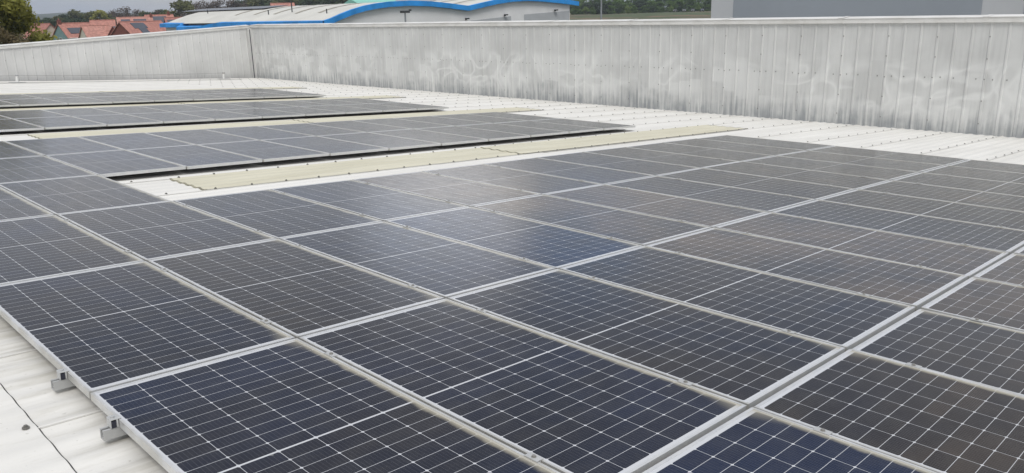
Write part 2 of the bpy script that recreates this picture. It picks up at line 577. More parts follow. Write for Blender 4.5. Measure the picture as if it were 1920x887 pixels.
me = MB()
rs = [0, 20, 45, 80, 120, 160, 200, 230, 260, 290, 320, 350, 380, 410, 450, 500, 600, 800, 1100, 1500, 2000, 2700, 3500]
NA = 96
verts = [(0, 0, 0)]
for r in rs[1:]:
    for i in range(NA):
        a = 2 * math.pi * i / NA
        x, y = r * math.cos(a), r * math.sin(a)
        z = ground_z(x, y) + (mnoise.noise(Vector((x * 0.02, y * 0.02, 3))) * 0.5 if r > 260 else 0)
        verts.append((x, y, z))
faces = [(0, 1 + i, 1 + (i + 1) % NA) for i in range(NA)]
for k in range(len(rs) - 2):
    o0, o1 = 1 + k * NA, 1 + (k + 1) * NA
    for i in range(NA):
        j = (i + 1) % NA
        faces.append((o0 + i, o1 + i, o1 + j, o0 + j))
me.v, me.f = verts, faces
tag(me.build('ground', mat_ground(), smooth=True), kind='structure')


def hills():
    m = MB()
    na, nr = 240, 26
    for k in range(nr):
        u = k / (nr - 1)
        r = 1300 + 1900 * u
        for i in range(na):
            a = RAD(-25) + RAD(150) * i / (na - 1)
            x, y = r * math.cos(a), r * math.sin(a)
            p = Vector((x * 0.0022, y * 0.0022, 1.7))
            h = 21 + 17 * mnoise.fractal(p, 1.0, 2.0, 4)
            z = 7.0 + max(0, h) * math.sin(math.pi * min(1, u * 1.25) * 0.5) ** 2
            z += (2.6 * mnoise.noise(Vector((x * 0.03, y * 0.03, 0))) + 1.6 * mnoise.noise(Vector((x * 0.09, y * 0.09, 5)))) * min(1, u * 6)
            m.v.append((x, y, z if k else 3.0))
    for k in range(nr - 1):
        for i in range(na - 1):
            m.f.append((k * na + i, k * na + i + 1, (k + 1) * na + i + 1, (k + 1) * na + i))
    tag(m.build('hills', mat_hill(), smooth=True), kind='structure')


hills()

# the damp air between here and the hills
hz = MB().box(-3560, 3560, -3560, 3560, -2.0, 64.0)
hm = bpy.data.materials.new('haze'); hm.use_nodes = True
hn = hm.node_tree; hn.nodes.clear()
ho = hn.nodes.new('ShaderNodeOutputMaterial'); hv = hn.nodes.new('ShaderNodeVolumePrincipled')
hv.inputs['Color'].default_value = (0.80, 0.88, 1.0, 1)
hv.inputs['Density'].default_value = 0.00024
hv.inputs['Anisotropy'].default_value = 0.2
hn.links.new(hv.outputs[0], ho.inputs['Volume'])
tag(hz.build('haze', hm), kind='stuff')

# ------------------------------------------------------------------ the warehouse: roof, rooflights, walls
ZT, ZC = -0.108, -0.096            # trough and crest of the roof sheet (roof frame)
LW = 1.02                          # cover width of one sheet
PIT = LW / 5
LAP0 = -0.10                       # sheet side laps at LAP0 + LW k
XW = 18.6


def ribs(y0, y1):
    """trapezoid profile points (y, z) between two laps-aligned stations"""
    k0 = math.floor((y0 - LAP0) / PIT + 1e-6); k1 = math.ceil((y1 - LAP0) / PIT - 1e-6)
    pts = []
    for k in range(k0, k1):
        b = LAP0 + k * PIT
        for dy, z in ((0.0, ZC), (0.02, ZC - .001), (0.042, 0.6 * ZC + 0.4 * ZT), (0.066, 0.15 * ZC + 0.85 * ZT), (0.09, ZT), (0.118, ZT), (0.142, 0.15 * ZC + 0.85 * ZT), (0.164, 0.6 * ZC + 0.4 * ZT), (0.186, ZC - .001)):
            yy = b + dy
            if y0 - 1e-6 <= yy <= y1 + 1e-6: pts.append((yy, z))
    pts.append((y1, ZC))
    return pts


def sheet(m, x0, x1, pts, dz0=0.0, dz1=0.0, n=1):
    b = len(m.v); k = len(pts)
    for s in range(n + 1):
        t = s / n
        for (y, z) in pts: m.v.append((x0 + (x1 - x0) * t, y, z + dz0 + (dz1 - dz0) * t))
    for s in range(n):
        for i in range(k - 1):
            q = b + s * k + i
            m.f.append((q, q + k, q + k + 1, q + 1))


wh = empty('warehouse', ROOF)
tag(wh, 'low pitched warehouse with white corrugated roof carrying the solar arrays', 'building')
rm = MB()
Y0, Y1 = LAP0 - LW * 16, LAP0 + LW * 30
P = ribs(Y0, Y1)
PS = [(y, ZC + (z - ZC) * 0.5) for (y, z) in P]      # the upper sheet lies flatter over the lap
sheet(rm, -13.0, -0.22, PS, 0.0085, 0.0085)
sheet(rm, -0.26, 8.42, P, 0.0, 0.0)
sheet(rm, 8.3, XW, P, -0.006, -0.006)
# edge thickness of the upper sheet at the lap
b = len(rm.v)
for (y, z) in PS:
    rm.v += [(-0.22, y, z + 0.0085), (-0.22, y, z - 0.004)]
for i in range(len(P) - 1): rm.f.append((b + 2 * i, b + 2 * i + 1, b + 2 * i + 3, b + 2 * i + 2))
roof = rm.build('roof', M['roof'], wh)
# dark strip along the end lap, painting in the shade of its gap
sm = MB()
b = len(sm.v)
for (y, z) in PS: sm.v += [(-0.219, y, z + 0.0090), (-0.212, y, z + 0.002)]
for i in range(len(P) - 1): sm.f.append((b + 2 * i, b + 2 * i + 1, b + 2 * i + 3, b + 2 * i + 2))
sm.build('lap_dark_line', M['dark_lap'], roof)
# raised side-lap edges running down the slope
lm = MB()
for k in range(-15, 30):
    y = LAP0 + LW * k
    lm.box(-12.9, XW - 0.05, y - 0.014, y - 0.006, ZC + 0.0005, ZC + 0.0075)
lm.build('side_lap', mat_plain('lap_edge', (0.66, 0.65, 0.62), 0.6), roof)

screw_me = MB().tube((0, 0, 0), (0, 0, 0.006), 0.016, 0.015, 8).tube((0, 0, 0.006), (0, 0, 0.014), 0.008, 0.008, 6).mesh('screw', M['screw'])

# rooflights
lights = []
for i, k in enumerate((3, 9, 15, 21)):
    ya, yb = LAP0 + LW * k, LAP0 + LW * (k + 1)
    lm = MB(); pr = ribs(ya, yb)
    sheet(lm, 2.84, 8.12, pr, 0.010, 0.010)
    sheet(lm, 8.02, 15.05, pr, 0.0165, 0.0165)
    L = lm.build('rooflight', M['rooflight'], wh)
    L['label'] = 'cream ribbed rooflight strip ' + ('in the gap before the front array', 'behind the second array', 'behind the third array', 'behind the farthest array')[i]
    lights.append(L)
    for (X, zz) in ((2.837, 0.010), (8.016, 0.0165), (15.053, 0.0165)):
        jm = MB()
        for (y, z) in pr: jm.v += [(X, y, z + zz + 0.001), (X + (0.02 if X < 9 else -0.02), y, z + zz + 0.0035), (X, y, z - 0.001)]
        for q in range(len(pr) - 1):
            o = 3 * q
            jm.f += [(o, o + 1, o + 4, o + 3), (o + 2, o, o + 3, o + 5)]
        jm.build('end_edge', M['lapedge'], L)
    spots = []
    for X in np.arange(2.95, 15.0, 0.45):
        for yy in (ya, yb): spots.append((X, yy))
    for (X, yy) in spots[:100] if i == 0 else []:
        put('screw', screw_me, L, Matrix.Translation((X, yy + random.uniform(-.008, .008), ZC + 0.0135)))
# roof screws down the laps
spots = []
for k in range(-3, 30):
    yy = LAP0 + LW * k
    for X in np.arange(0.55 if 4.2 > yy > 2.2 else 12.7, 18.2, 0.46):
        if k in (3, 4, 9, 10, 15, 16, 21, 22) and 2.8 < X < 15.2 and k in (3, 4): continue
        if k in (3, 4) and X < 2.2: continue
        spots.append((X, yy))
for yy in (LAP0 - 1.03, LAP0 - 2.06, LAP0 - 3.09): spots.append((-0.26, yy + 0.03))
spots.sort(key=lambda s: (Vector((s[0], s[1], 0)) - Vector((-1, -5.8, 1.5))).length)
for (X, yy) in spots[:100]:
    put('screw', screw_me, roof, Matrix.Translation((X, yy + random.uniform(-.01, .01), ZC + 0.012)))
rest = MB()
for (X, yy) in spots[100:]:
    rest.box(X - 0.013, X + 0.013, yy - 0.013, yy + 0.013, ZC + 0.0125, ZC + 0.024)
tag(rest.build('screws', M['screw'], roof), kind='stuff')
# outer walls down to the ground
ow = MB()
ow.box(-13, -12.8, Y0, 31.2, -8.6, -0.2); ow.box(18.75, 18.95, Y0, 31.2, -6.8, -0.2)
ow.box(-13, 18.9, 31.25, 31.4, -8.0, -0.3); ow.box(-13, 18.9, Y0, Y0 + 0.2, -8.0, -0.3)
ow.build('outer_wall', M['wall_l'], wh)


# parapets: local x along the wall, -y towards the camera side, z = 0 at the top of cladding
def parapet(name, label, p0, p1, mat, top0, top1, base0, base1, rib_off, coping_phase, flip, pitch, rows, dense):
    """p0 -> p1 in plan (world); face of the wall looks to the left of p0->p1 when flip is -1"""
    p0, p1 = Vector((*p0, 0)), Vector((*p1, 0))
    d = (p1 - p0); Lg = d.length; d.normalize()
    nrm = Vector((-d.y, d.x, 0)) * flip
    slope = (top1 - top0) / Lg
    mw = Matrix((d, -nrm, Vector((0, 0, 1)))).transposed().to_4x4()
    mw.translation = p0 + Vector((0, 0, top0))
    root = empty(name, mw)
    tag(root, label, 'parapet wall')
    # local frame: x along, y into the wall, z up
    def prof(x0, x1):
        pts = [(x0, 0)]
        k = math.ceil((x0 - rib_off) / pitch)
        while rib_off + k * pitch < x1 - 0.1:
            c = rib_off + k * pitch
            if c > x0 + 0.06: pts += [(c - 0.032, 0), (c - 0.014, -0.018), (c + 0.014, -0.018), (c + 0.032, 0)]
            k += 1
        pts.append((x1, 0))
        return pts
    cm = MB(); pf = prof(0, Lg)
    def zt(x): return slope * x
    def zb(x): return base0 + (base1 - base0) * x / Lg - top0
    lapd = -1.19
    for (za, zbm, dy) in ((lambda x: zt(x) + 0.02, lambda x: max(lapd + zt(x), zb(x)), 0.0), (lambda x: lapd + 0.03 + zt(x), lambda x: min(zb(x), lapd + zt(x)) , -0.004)):
        b = len(cm.v)
        for (x, y) in pf:
            cm.v += [(x, y + dy, za(x)), (x, y + dy, zbm(x))]
        for i in range(len(pf) - 1):
            cm.f.append((b + 2 * i, b + 2 * i + 1, b + 2 * i + 3, b + 2 * i + 2))
    clad = cm.build('cladding', mat, root)
    # backing so the wall has a real thickness
    bk = MB(); n = 12
    bk.v += [(0, 0.05, zb(0)), (Lg, 0.05, zb(Lg)), (Lg, 0.05, zt(Lg) + 0.02), (0, 0.05, 0.02), (0, 0.30, zb(0) - 1), (Lg, 0.30, zb(Lg) - 1), (Lg, 0.30, zt(Lg) + 0.02), (0, 0.30, 0.02)]
    for q in ((0, 1, 2, 3), (5, 4, 7, 6), (3, 2, 6, 7), (0, 3, 7, 4), (1, 5, 6, 2), (0, 4, 5, 1)): bk.f.append(q)
    bk.build('outer_lining', M['unit_wall'], root)
    # coping lengths
    x = coping_phase
    xs = [0.0]
    while x < Lg:
        if x > 0.3: xs.append(x)
        x += 3.07
    xs.append(Lg)
    for a, b2 in zip(xs[:-1], xs[1:]):
        m = MB()
        z0, z1 = zt(a), zt(b2)
        w = random.uniform(-0.004, 0.004)
        sec = [(-0.055, 0.0), (-0.055, 0.10 + w), (-0.075, 0.112 + w), (0.36, 0.150 + w), (0.36, 0.0)]
        n = len(m.v)
        m.v += [(a + 0.004, y, z + z0) for (y, z) in sec] + [(b2 - 0.004, y, z + z1) for (y, z) in sec]
        for i in range(5):
            j = (i + 1) % 5
            m.f.append((n + i, n + j, n + 5 + j, n + 5 + i))
        m.f.append((n + 4, n + 3, n + 2, n + 1, n)); m.f.append((n + 5, n + 6, n + 7, n + 8, n + 9))
        m.build('coping', M['coping'], root, fix=True)
    for a in xs[1:-1]:
        m = MB()
        sec = [(-0.0585, 0.005), (-0.0585, 0.103), (-0.079, 0.119), (0.362, 0.157), (0.362, 0.146), (-0.066, 0.106), (-0.054, 0.005)]
        n = len(m.v); z0 = zt(a)
        m.v += [(a - 0.05, y, z + z0) for (y, z) in sec] + [(a + 0.05, y, z + z0) for (y, z) in sec]
        k = len(sec)
        for i in range(k):
            j = (i + 1) % k
            m.f.append((n + i, n + j, n + k + j, n + k + i))
        m.build('coping_joint', M['coping'], root, fix=True)
    # base flashing
    # fixings
    sp = []
    k = math.ceil((0.1 - rib_off) / (3 * pitch))
    while rib_off + k * 3 * pitch < Lg - 0.1:
        c = rib_off + k * 3 * pitch
        for dz in rows:
            if dz + zt(c) > zb(c) + 0.06: sp.append((c + random.uniform(-.008, .008), -0.019, dz + zt(c) + random.uniform(-.012, .012)))
        for q in dense:
            if lapd + zt(c) > zb(c) + 0.1: sp.append((c + q, -0.003, lapd + 0.012 + zt(c + q) + random.uniform(-.01, .01)))
        k += 1
    sp.sort(key=lambda s: (mw @ Vector(s) - CAM).length)
    rx = Matrix.Rotation(RAD(90), 4, 'X')
    for s in sp[:100]: put('screw', wscrew, clad, Matrix.Translation(s) @ rx)
    if sp[100:]:
        m = MB()
        for s in sp[100:]: m.box(s[0] - 0.011, s[0] + 0.011, s[1] - 0.008, s[1], s[2] - 0.011, s[2] + 0.011)
        tag(m.build('screws', M['screw'], clad), kind='stuff')
    return root, zt, zb


wscrew = MB().tube((0, 0, 0), (0, 0, 0.006), 0.013, 0.012, 8).tube((0, 0, 0.006), (0, 0, 0.013), 0.007, 0.007, 6).mesh('wall_screw', M['screw'])
E1, E2 = (17.90, 30.90), (18.64, -12.8)
slopeb = -0.00123
rwall, _, _ = parapet('parapet_wall', 'long grimy grey parapet wall on the right with ribbed cladding and wiped swirls',
                      E1, E2, M['wall_r'], 9.185, 9.150, 6.80, 6.74, 27.4 - 26 * 1.035, 0.72, -1, 0.345, (-0.29, -0.74, -1.19, -1.65, -2.12), (-0.17, 0.15, 0.42))
# left gable parapet: from far left to the corner
lwall, _, _ = parapet('parapet_wall', 'pale left parapet wall of clean ribbed cladding, lower towards the left',
                      (-2.0, 30.90), (17.86, 30.92), M['wall_l'], 8.27, 9.17, 7.95, 6.78, 0.58, 1.0, -1, 0.3285, (-0.45, -1.3), ())
# corner flashing post where the two parapets meet
cp = MB().box(17.70, 17.80, 30.82, 30.905, 6.80, 9.15).box(17.80, 17.91, 30.72, 30.82, 6.80, 9.16)
cp.build('corner_flashing', M['wall_l'], None)
tag(bpy.data.objects['corner_flashing'], 'folded metal flashing post in the corner where both parapet walls meet', 'flashing')
gp = MB().box(17.80, 17.812, 30.805, 30.815, 6.8, 9.1)
gp.box(17.775, 17.80, 30.80, 30.82, 6.8, 9.1)
gp.build('joint_seal', M['rubber'], bpy.data.objects['corner_flashing'])

# ------------------------------------------------------------------ solar panels
PA, PB = 1.058, 2.125               # column and row pitch
PW, PL, FH = 1.044, 2.104, 0.036    # panel size


def frame_mesh():
    m = MB()
    hx, hy = PW / 2, PL / 2
    a, c = 0.0115, 0.0155            # lip widths along the long and the short sides
    m.box(-hx, -hx + a, -hy, hy, -FH, 0); m.box(hx - a, hx, -hy, hy, -FH, 0)
    m.box(-hx + a, hx - a, -hy, -hy + c, -FH, 0.0002); m.box(-hx + a, hx - a, hy - c, hy, -FH, 0.0002)
    return m.mesh('panel_frame', M['frame'])


def glass_mesh():
    hx, hy = PW / 2 - 0.0115, PL / 2 - 0.0155
    m = MB()
    m.box(-hx, hx, -hy, hy, -0.008, -0.0018)
    return m.mesh('cell_glass', M['glass'])


FM, GM = frame_mesh(), glass_mesh()


def visible(c, yfar, margin=40):
    pts = []
    for X in (c * PA, (c + 1) * PA):
        for Y in (yfar, yfar - PB):
            q = project(ROOF @ Vector((X, Y, 0)))
            if q: pts.append(q)
    if not pts: return False
    xs = [p[0] for p in pts]; ys = [p[1] for p in pts]
    return max(xs) > -margin and min(xs) < 1920 + margin and max(ys) > 0 and min(ys) < 887 + margin


TINT = {}
prng = random.Random(5)
def solar_panel(c, yfar, label, group, tint):
    ctr = ROOF @ Matrix.Translation(((c + 0.5) * PA, yfar - PB / 2 - (0.006 if yfar < -4 else 0), prng.uniform(-.0008, .0008)))
    ctr = ctr @ Matrix.Rotation(RAD(prng.gauss(0, 0.10)), 4, 'X') @ Matrix.Rotation(RAD(prng.gauss(0, 0.12)), 4, 'Y')
    r = empty('solar_panel', ctr)
    tag(r, label, 'solar panel', group)
    put('frame', FM, r)
    g = put('cell_glass', GM, r)
    g['tint'] = float(tint)
    return r


# tints (0 blue ... 1 brown) read off the photograph for the main array, column by row
TAB = {1: [0.28, 0.30, 0.46, 0.52, 0.80, 0.84, 0.45, 0.55, 0.60, 0.6, 0.6, 0.6],
       0: [0.33, 0.52, 0.28, 0.12, 0.80, 0.88, 0.42, 0.55, 0.58, 0.6, 0.6, 0.6],
       -1: [0.36, 0.38, 0.34, 0.32, 0.78, 0.62, 0.32, 0.42, 0.55, 0.6, 0.6, 0.6],
       2: [0.4, 0.06, 0.62, 0.62, 0.82, 0.82, 0.6, 0.5, 0.5, 0.5, 0.5, 0.5]}
ROWN = {2: 'nearest row', 1: 'second row from the front', 0: 'third row from the front', -1: 'rearmost row'}
for j in (2, 1, 0, -1):
    k = 0
    for c in range(12):
        if j == 2 and c == 0: continue
        if not visible(c, -j * PB): continue
        k += 1
        solar_panel(c, -j * PB, 'solar panel of the front array, %s, %s from its left end' % (ROWN[j], ORD[k]),
                    'solar panels of the front array', TAB[j][c])
for c in (0, 1):
    solar_panel(c, 2 * PB, 'solar panel left of the front rooflight gap, ' + ('outer one, cut by the photo edge' if c == 0 else 'the one bordering the white roof'),
                'linking panels beside the rooflight gap', 0.36)
ARR = [('second array', 2 * PB, 0, (0.3, 0.34, 0.22, 0.28, 0.5, 0.4, 0.45, 0.5, 0.5, 0.5, 0.5, 0.5)),
       ('third array', 10.286, 2, (0.5,) * 12), ('farthest array', 16.194, 3, (0.5,) * 12)]
for (an, yf, c0, tints) in ARR:
    for row in (0, 1):
        for c in range(c0 - 1 if c0 else 0, 12):
            if not visible(c, yf + (row + 1) * PB, 160): continue
            solar_panel(c, yf + (row + 1) * PB, 'solar panel of the %s, %s row, %s from the right end' % (an, ('front', 'rear')[row], ORD[12 - c]),
                        'solar panels of the ' + an, tints[c])

# mounting rails: slotted aluminium channels running down the slope beneath the panels
def rail_mesh(x0, x1):
    m = MB()
    # C profile in (y, z)
    prof = [(-0.020, 0), (0.020, 0), (0.020, 0.045), (0.008, 0.045), (0.008, 0.040), (0.017, 0.040), (0.017, 0.004),
            (-0.017, 0.004), (-0.017, 0.040), (-0.008, 0.040), (-0.008, 0.045), (-0.020, 0.045)]
    m.prism(prof, 'x', x0, x1)
    return m


RZ = -0.0365 - 0.045
for j in (1, 0, -1):
    for s, nm in ((-0.34, 'upper'), (-PB + 0.34, 'lower')):
        Y = -j * PB + s
        r = rail_mesh(-0.058, 12 * PA + 0.05).build('mounting_rail', M['alu'], None, matrix=ROOF @ Matrix.Translation((0, Y, RZ)))
        tag(r, 'rail under the front array, %s, %s of its pair' % (ROWN[j], 'nearer' if s < -1 else 'farther'), 'mounting rail', 'rails under the front array')
for (an, yf, c0, _t) in ARR:
    x0 = 2 * PA + 0.02 if an == 'second array' else (c0 - 1) * PA
    for dy, nm in ((0.34, 'front edge'), (PB - 0.34, 'middle')):
        r = rail_mesh(x0, 12 * PA + 0.09).build('mounting_rail', M['alu'], None, matrix=ROOF @ Matrix.Translation((0, yf + dy, RZ)))
        tag(r, 'aluminium rail beneath the %s of the %s' % (nm, an), 'mounting rail', 'rails under the far arrays')

# clamps on the seams between panels
body = MB()
body.box(-0.019, 0.019, -0.035, 0.035, 0.0005, 0.0045)
body.box(-0.0045, 0.0045, -0.035, 0.035, -0.03, 0.001)
CB = body.mesh('clamp_body', M['alu'])
CBolt = MB().tube((0, 0, 0.0045), (0, 0, 0.0115), 0.0075, 0.0075, 10).tube((0, 0, 0.0046), (0, 0, 0.006), 0.011, 0.011, 12).mesh('clamp_bolt', M['bolt'])


def mid_clamp(X, Y, label):
    r = empty('mid_clamp', ROOF @ Matrix.Translation((X, Y, 0)))
    tag(r, label, 'clamp', 'clamps on the seams of the front array')
    put('clamp_body', CB, r); put('bolt', CBolt, r)


for j in (2, 1, 0, -1):
    for L in range(1, 12):
        for s, nm in ((-0.34, 'farther'), (-PB + 0.34, 'nearer')):
            X, Y = L * PA, -j * PB + s
            q = project(ROOF @ Vector((X, Y, 0)))
            if not q or not (-20 < q[0] < 1940 and q[1] < 900): continue
            if (ROOF @ Vector((X, Y, 0)) - CAM).length > 12.5: continue
            mid_clamp(X, Y, 'seam clamp of the front array, %s, %s seam, %s end' % (ROWN[j], ORD[L], nm))


def end_clamp(Y, label):
    r = empty('end_clamp', ROOF @ Matrix.Translation((0.0065, Y, 0)))
    tag(r, label, 'clamp', 'end clamps on the left edge')
    m = MB()
    m.box(-0.034, 0.010, -0.024, 0.024, 0.0005, 0.0045)
    m.box(-0.034, -0.030, -0.024, 0.024, -0.034, 0.0005)
    m.box(-0.010, -0.002, -0.024, 0.024, -0.034, 0.0005)
    bevel(m.build('clamp_body', M['alu'], r), 0.0008, 1)
    MB().box(-0.030, -0.0105, -0.0245, 0.004, -0.034, -0.004).build('black_insert', M['rubber'], r)
    b = MB().tube((-0.017, 0, 0.0045), (-0.017, 0, 0.010), 0.008, 0.008, 12)
    b.build('bolt', M['alu'], r)


end_clamp(-PB + 0.34, 'end clamp on the left panel edge, the farther of the two')
end_clamp(-PB - 0.34, 'end clamp on the left panel edge, the nearer of the two')

# ------------------------------------------------------------------ fall-arrest line by the left parapet
POSTS = [(3.2, 29.3), (7.37, 29.42), (15.76, 29.80)]
tops = []
for i, (x, y) in enumerate(POSTS):
    xr = x / math.cos(TH)
    mt = ROOF @ Matrix.Translation((xr - 0.0, y, ZC + 0.001))
    loc = mt.translation; loc.x = x
    tops.append(loc + Vector((0, 0, 0.27)))
    if i == 0: continue
    r = empty('safety_line_post', mt)
    tag(r, 'small white safety line post on a flat base plate, ' + ('at the photo edge', 'near the wall corner')[i - 1], 'anchor post', 'posts of the safety line')
    bevel(MB().box(-0.28, 0.28, -0.10, 0.10, 0.0, 0.012).build('base_plate', M['galv'], r), 0.004, 1)
    MB().tube((0, 0, 0.012), (0, 0, 0.24), 0.055, 0.04, 12).build('post', M['white_upvc'], r)
    MB().tube((-0.05, 0, 0.265), (0.05, 0, 0.265), 0.028, 0.028, 10).build('cable_eye', M['galv'] if i == 1 else M['bolt'], r)
cb = MB()
for a, b in zip(tops[:-1], tops[1:]):
    n = 10
    for k in range(n):
        t0, t1 = k / n, (k + 1) / n
        p = a.lerp(b, t0); q = a.lerp(b, t1)
        p.z -= 0.05 * 4 * t0 * (1 - t0); q.z -= 0.05 * 4 * t1 * (1 - t1)
        cb.tube(p, q, 0.007, 0.007, 6, False)
tag(cb.build('safety_cable', M['cable']), 'thin steel safety cable strung between posts along the left parapet', 'cable')
# plain dark strip along the lap in front of the posts
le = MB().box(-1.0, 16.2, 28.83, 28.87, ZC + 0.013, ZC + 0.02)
le.build('lap_dark_line', M['dark_lap'], roof)

# ------------------------------------------------------------------ neighbouring unit with blue trimmed barrel roofs
ub = empty('industrial_unit', Matrix.Translation((41.2, 62, 0)))
tag(ub, 'industrial unit with two barrel roofs edged in bright blue beyond the parapet', 'building')
TOP = [(41.2, 9.20), (42.1, 9.42), (43.2, 9.80), (44.56, 10.2), (46.0, 10.52), (47.4, 10.72), (49.05, 10.87), (51.54, 10.95), (54.2, 10.86),
       (56.9, 10.62), (59.6, 10.33), (61.8, 10.66), (63.9, 10.98), (66.5, 11.22), (69.0, 11.28), (71.5, 11.18), (74.3, 10.98), (76.6, 10.78), (78.0, 10.62)]
TOP = [(x - 41.2, z) for x, z in TOP]
def top_at(x):
    for (a, za), (b2, zb_) in zip(TOP[:-1], TOP[1:]):
        if a <= x <= b2: return za + (zb_ - za) * (x - a) / (b2 - a)
    return TOP[-1][1]
LEN = 37.6
wm = MB()
pr = [(0.35, 0)] + [(max(x, 0.35), z - 0.30) for x, z in TOP if x < 36.0] + [(35.5, top_at(35.5) - 0.3), (35.5, 0)]
wm.prism(pr, 'y', 0.25, LEN)
wm.build('wall', M['unit_wall'], ub)
rf = MB(); n = len(TOP)
for k in (0, LEN): rf.v += [(x, k, z - 0.02) for x, z in TOP]
for i in range(n - 1): rf.f.append((i, i + 1, n + i + 1, n + i))
uroof = rf.build('roof', M['unit_roof'], ub)
fm = MB()
for (x0, z0), (x1, z1) in zip(TOP[:-1], TOP[1:]):      # blue verge following the vaults
    dd = 0.50
    b = len(fm.v)
    for y in (-0.18, 0.2):
        fm.v += [(x0, y, z0 + 0.02), (x1, y, z1 + 0.02), (x1, y, z1 - dd), (x0, y, z0 - dd)]
    for q in ((0, 1, 2, 3), (7, 6, 5, 4), (4, 5, 1, 0), (3, 2, 6, 7)): fm.f.append(tuple(b + i for i in q))
fm.build('blue_verge', M['blue'], ub)
em = MB()                                               # blue eaves gutter down the long side, dropping over a bay
ev = [(-0.18, 9.20, -0.14), (22.0, 9.22, -0.14), (23.6, 9.10, -0.2), (25.2, 8.80, -0.9), (31.4, 8.78, -0.9), (31.5, 9.0, -0.4), (31.6, 9.20, -0.2), (37.8, 9.22, -0.3)]
for (ya, za, xa), (yb, zb_, xb) in zip(ev[:-1], ev[1:]):
    b = len(em.v)
    for (y, z, x) in ((ya, za, xa), (yb, zb_, xb)):
        em.v += [(x, y, z), (x, y, z - 0.46), (x + 1.3, y, z - 0.46), (x + 1.3, y, z + 0.16)]
    for q in ((0, 4, 5, 1), (1, 5, 6, 2), (3, 7, 4, 0)): em.f.append(tuple(b + i for i in q))
em.build('blue_gutter', M['blue'], ub)
for k, y in enumerate((4.5, 9.0, 13.5, 18.0, 22.5)):    # rooflight strips lying across the vaults
    m = MB()
    for xs in ((2.6, 10.2), (20.5, 27.0)):
        ns = 8
        for i in range(ns):
            xa = xs[0] + (xs[1] - xs[0]) * i / ns; xb = xs[0] + (xs[1] - xs[0]) * (i + 1) / ns
            m.poly([(xa, y, top_at(xa) + 0.012), (xb, y, top_at(xb) + 0.012), (xb, y + 0.55, top_at(xb) + 0.012), (xa, y + 0.55, top_at(xa) + 0.012)])
    m.build('rooflight', M['unit_strip'], uroof)
pm = MB()
for i in range(7):
    ya = 20.5 + i * 3.3
    xa, xb = 5.0, 8.2
    pm.v += []
    b = len(pm.v)
    za, zb_ = top_at(xa) + 0.14, top_at(xb) + 0.14
    pm.v += [(xa, ya, za), (xb, ya, zb_), (xb, ya + 3.2, zb_), (xa, ya + 3.2, za), (xa, ya, za - .05), (xb, ya, zb_ - .05), (xb, ya + 3.2, zb_ - .05), (xa, ya + 3.2, za - .05)]
    for q in ((0, 1, 2, 3), (0, 4, 5, 1), (1, 5, 6, 2), (2, 6, 7, 3), (3, 7, 4, 0)): pm.f.append(tuple(b + i2 for i2 in q))
pm.build('solar_panels', M['pv_far'], uroof)
m = MB(); m.poly([(18.9, 0.22, 7.0), (25.2, 0.22, 7.0), (25.2, 0.22, 9.12), (18.9, 0.22, 8.76)]); m.poly([(25.2, 0.21, 7), (25.9, 0.21, 7), (25.9, 0.21, 9.2), (25.2, 0.21, 9.2)][:0] or [(27.35, 0.22, 6.5), (35.4, 0.22, 6.5), (35.4, 0.22, 9.55), (27.35, 0.22, 9.27)])
m.build('grey_cladding', M['unit_band'], ub)
for (x, z) in ((18.15, 8.92), (24.1, 9.2), (32.65, 9.6)):
    q = MB().box(x - .05, x + .05, -0.02, 0.245, z - .06, z + .02).box(x - .22, x + .22, -0.2, 0.05, z + .02, z + .16)
    q.build('wall_light', M['dark_metal'], ub)
for (y, x, h) in ((11.0, 3.2, 1.15), (15.0, 2.6, .45), (3.0, 2.4, .4), (33.0, 4.0, .4)):
    q = MB().tube((x, y, top_at(x) - .05), (x, y, top_at(x) + h), 0.06, 0.06, 8)
    q.build('vent_pipe', M['dark_metal'], ub)

# big grey shed at right
sh = empty('grey_shed', Matrix.Translation((75, 41.1, 0)))
tag(sh, 'tall blue grey warehouse wall with paler corner panels behind the parapet', 'building')
MB().box(0, 60, -75, 0, 0, 14.5).build('wall', M['shed_light'], sh)
MB().box(-0.06, 0.0, -25.6, -2.62, 0, 13.6).build('dark_cladding', M['shed_dark'], sh)
MB().box(-0.06, 0.0, -74, -28.7, 0, 13.6).build('dark_cladding', M['shed_dark'], sh)
MB().box(-0.10, 0.05, -74.9, 0.05, 14.5, 14.9).build('coping', M['shed_dark'], sh)

# floodlight mast in front of the unit and a tall lamp column further off
fl = empty('floodlight_mast', Matrix.Translation((38.4, 45.6, 0)))
tag(fl, 'dark floodlight on a thin mast standing before the grey gable', 'lamp')
MB().tube((0, 0, 0), (0, 0, 9.65), 0.09, 0.065, 10).build('mast', M['pole'], fl)
q = MB().box(-0.38, 0.38, -0.16, 0.16, 9.72, 9.90)
q.tube((0, 0, 9.6), (0, 0, 9.75), 0.05, 0.05, 8)
hd = bevel(q.build('lamp_head', M['dark_metal'], fl), 0.02, 1); hd.rotation_euler = (0, 0, RAD(-35))
MB().box(0.30, 0.50, -0.14, 0.14, 9.86, 9.98).build('photocell', M['dark_metal'], hd)
lp = empty('lamp_column', Matrix.Translation((121.0, 93.2, 0)))
tag(lp, 'grey lamp column rising in front of the green tree belt', 'lamp')
MB().tube((0, 0, 0), (0, 0, 12.2), 0.24, 0.13, 10).build('column', M['pole'], lp)
MB().tube((0, 0, 12.1), (-1.2, 0.6, 12.4), 0.06, 0.05, 8).box(-1.75, -1.1, 0.5, 0.75, 12.34, 12.5).build('lamp_head', M['pole'], lp)

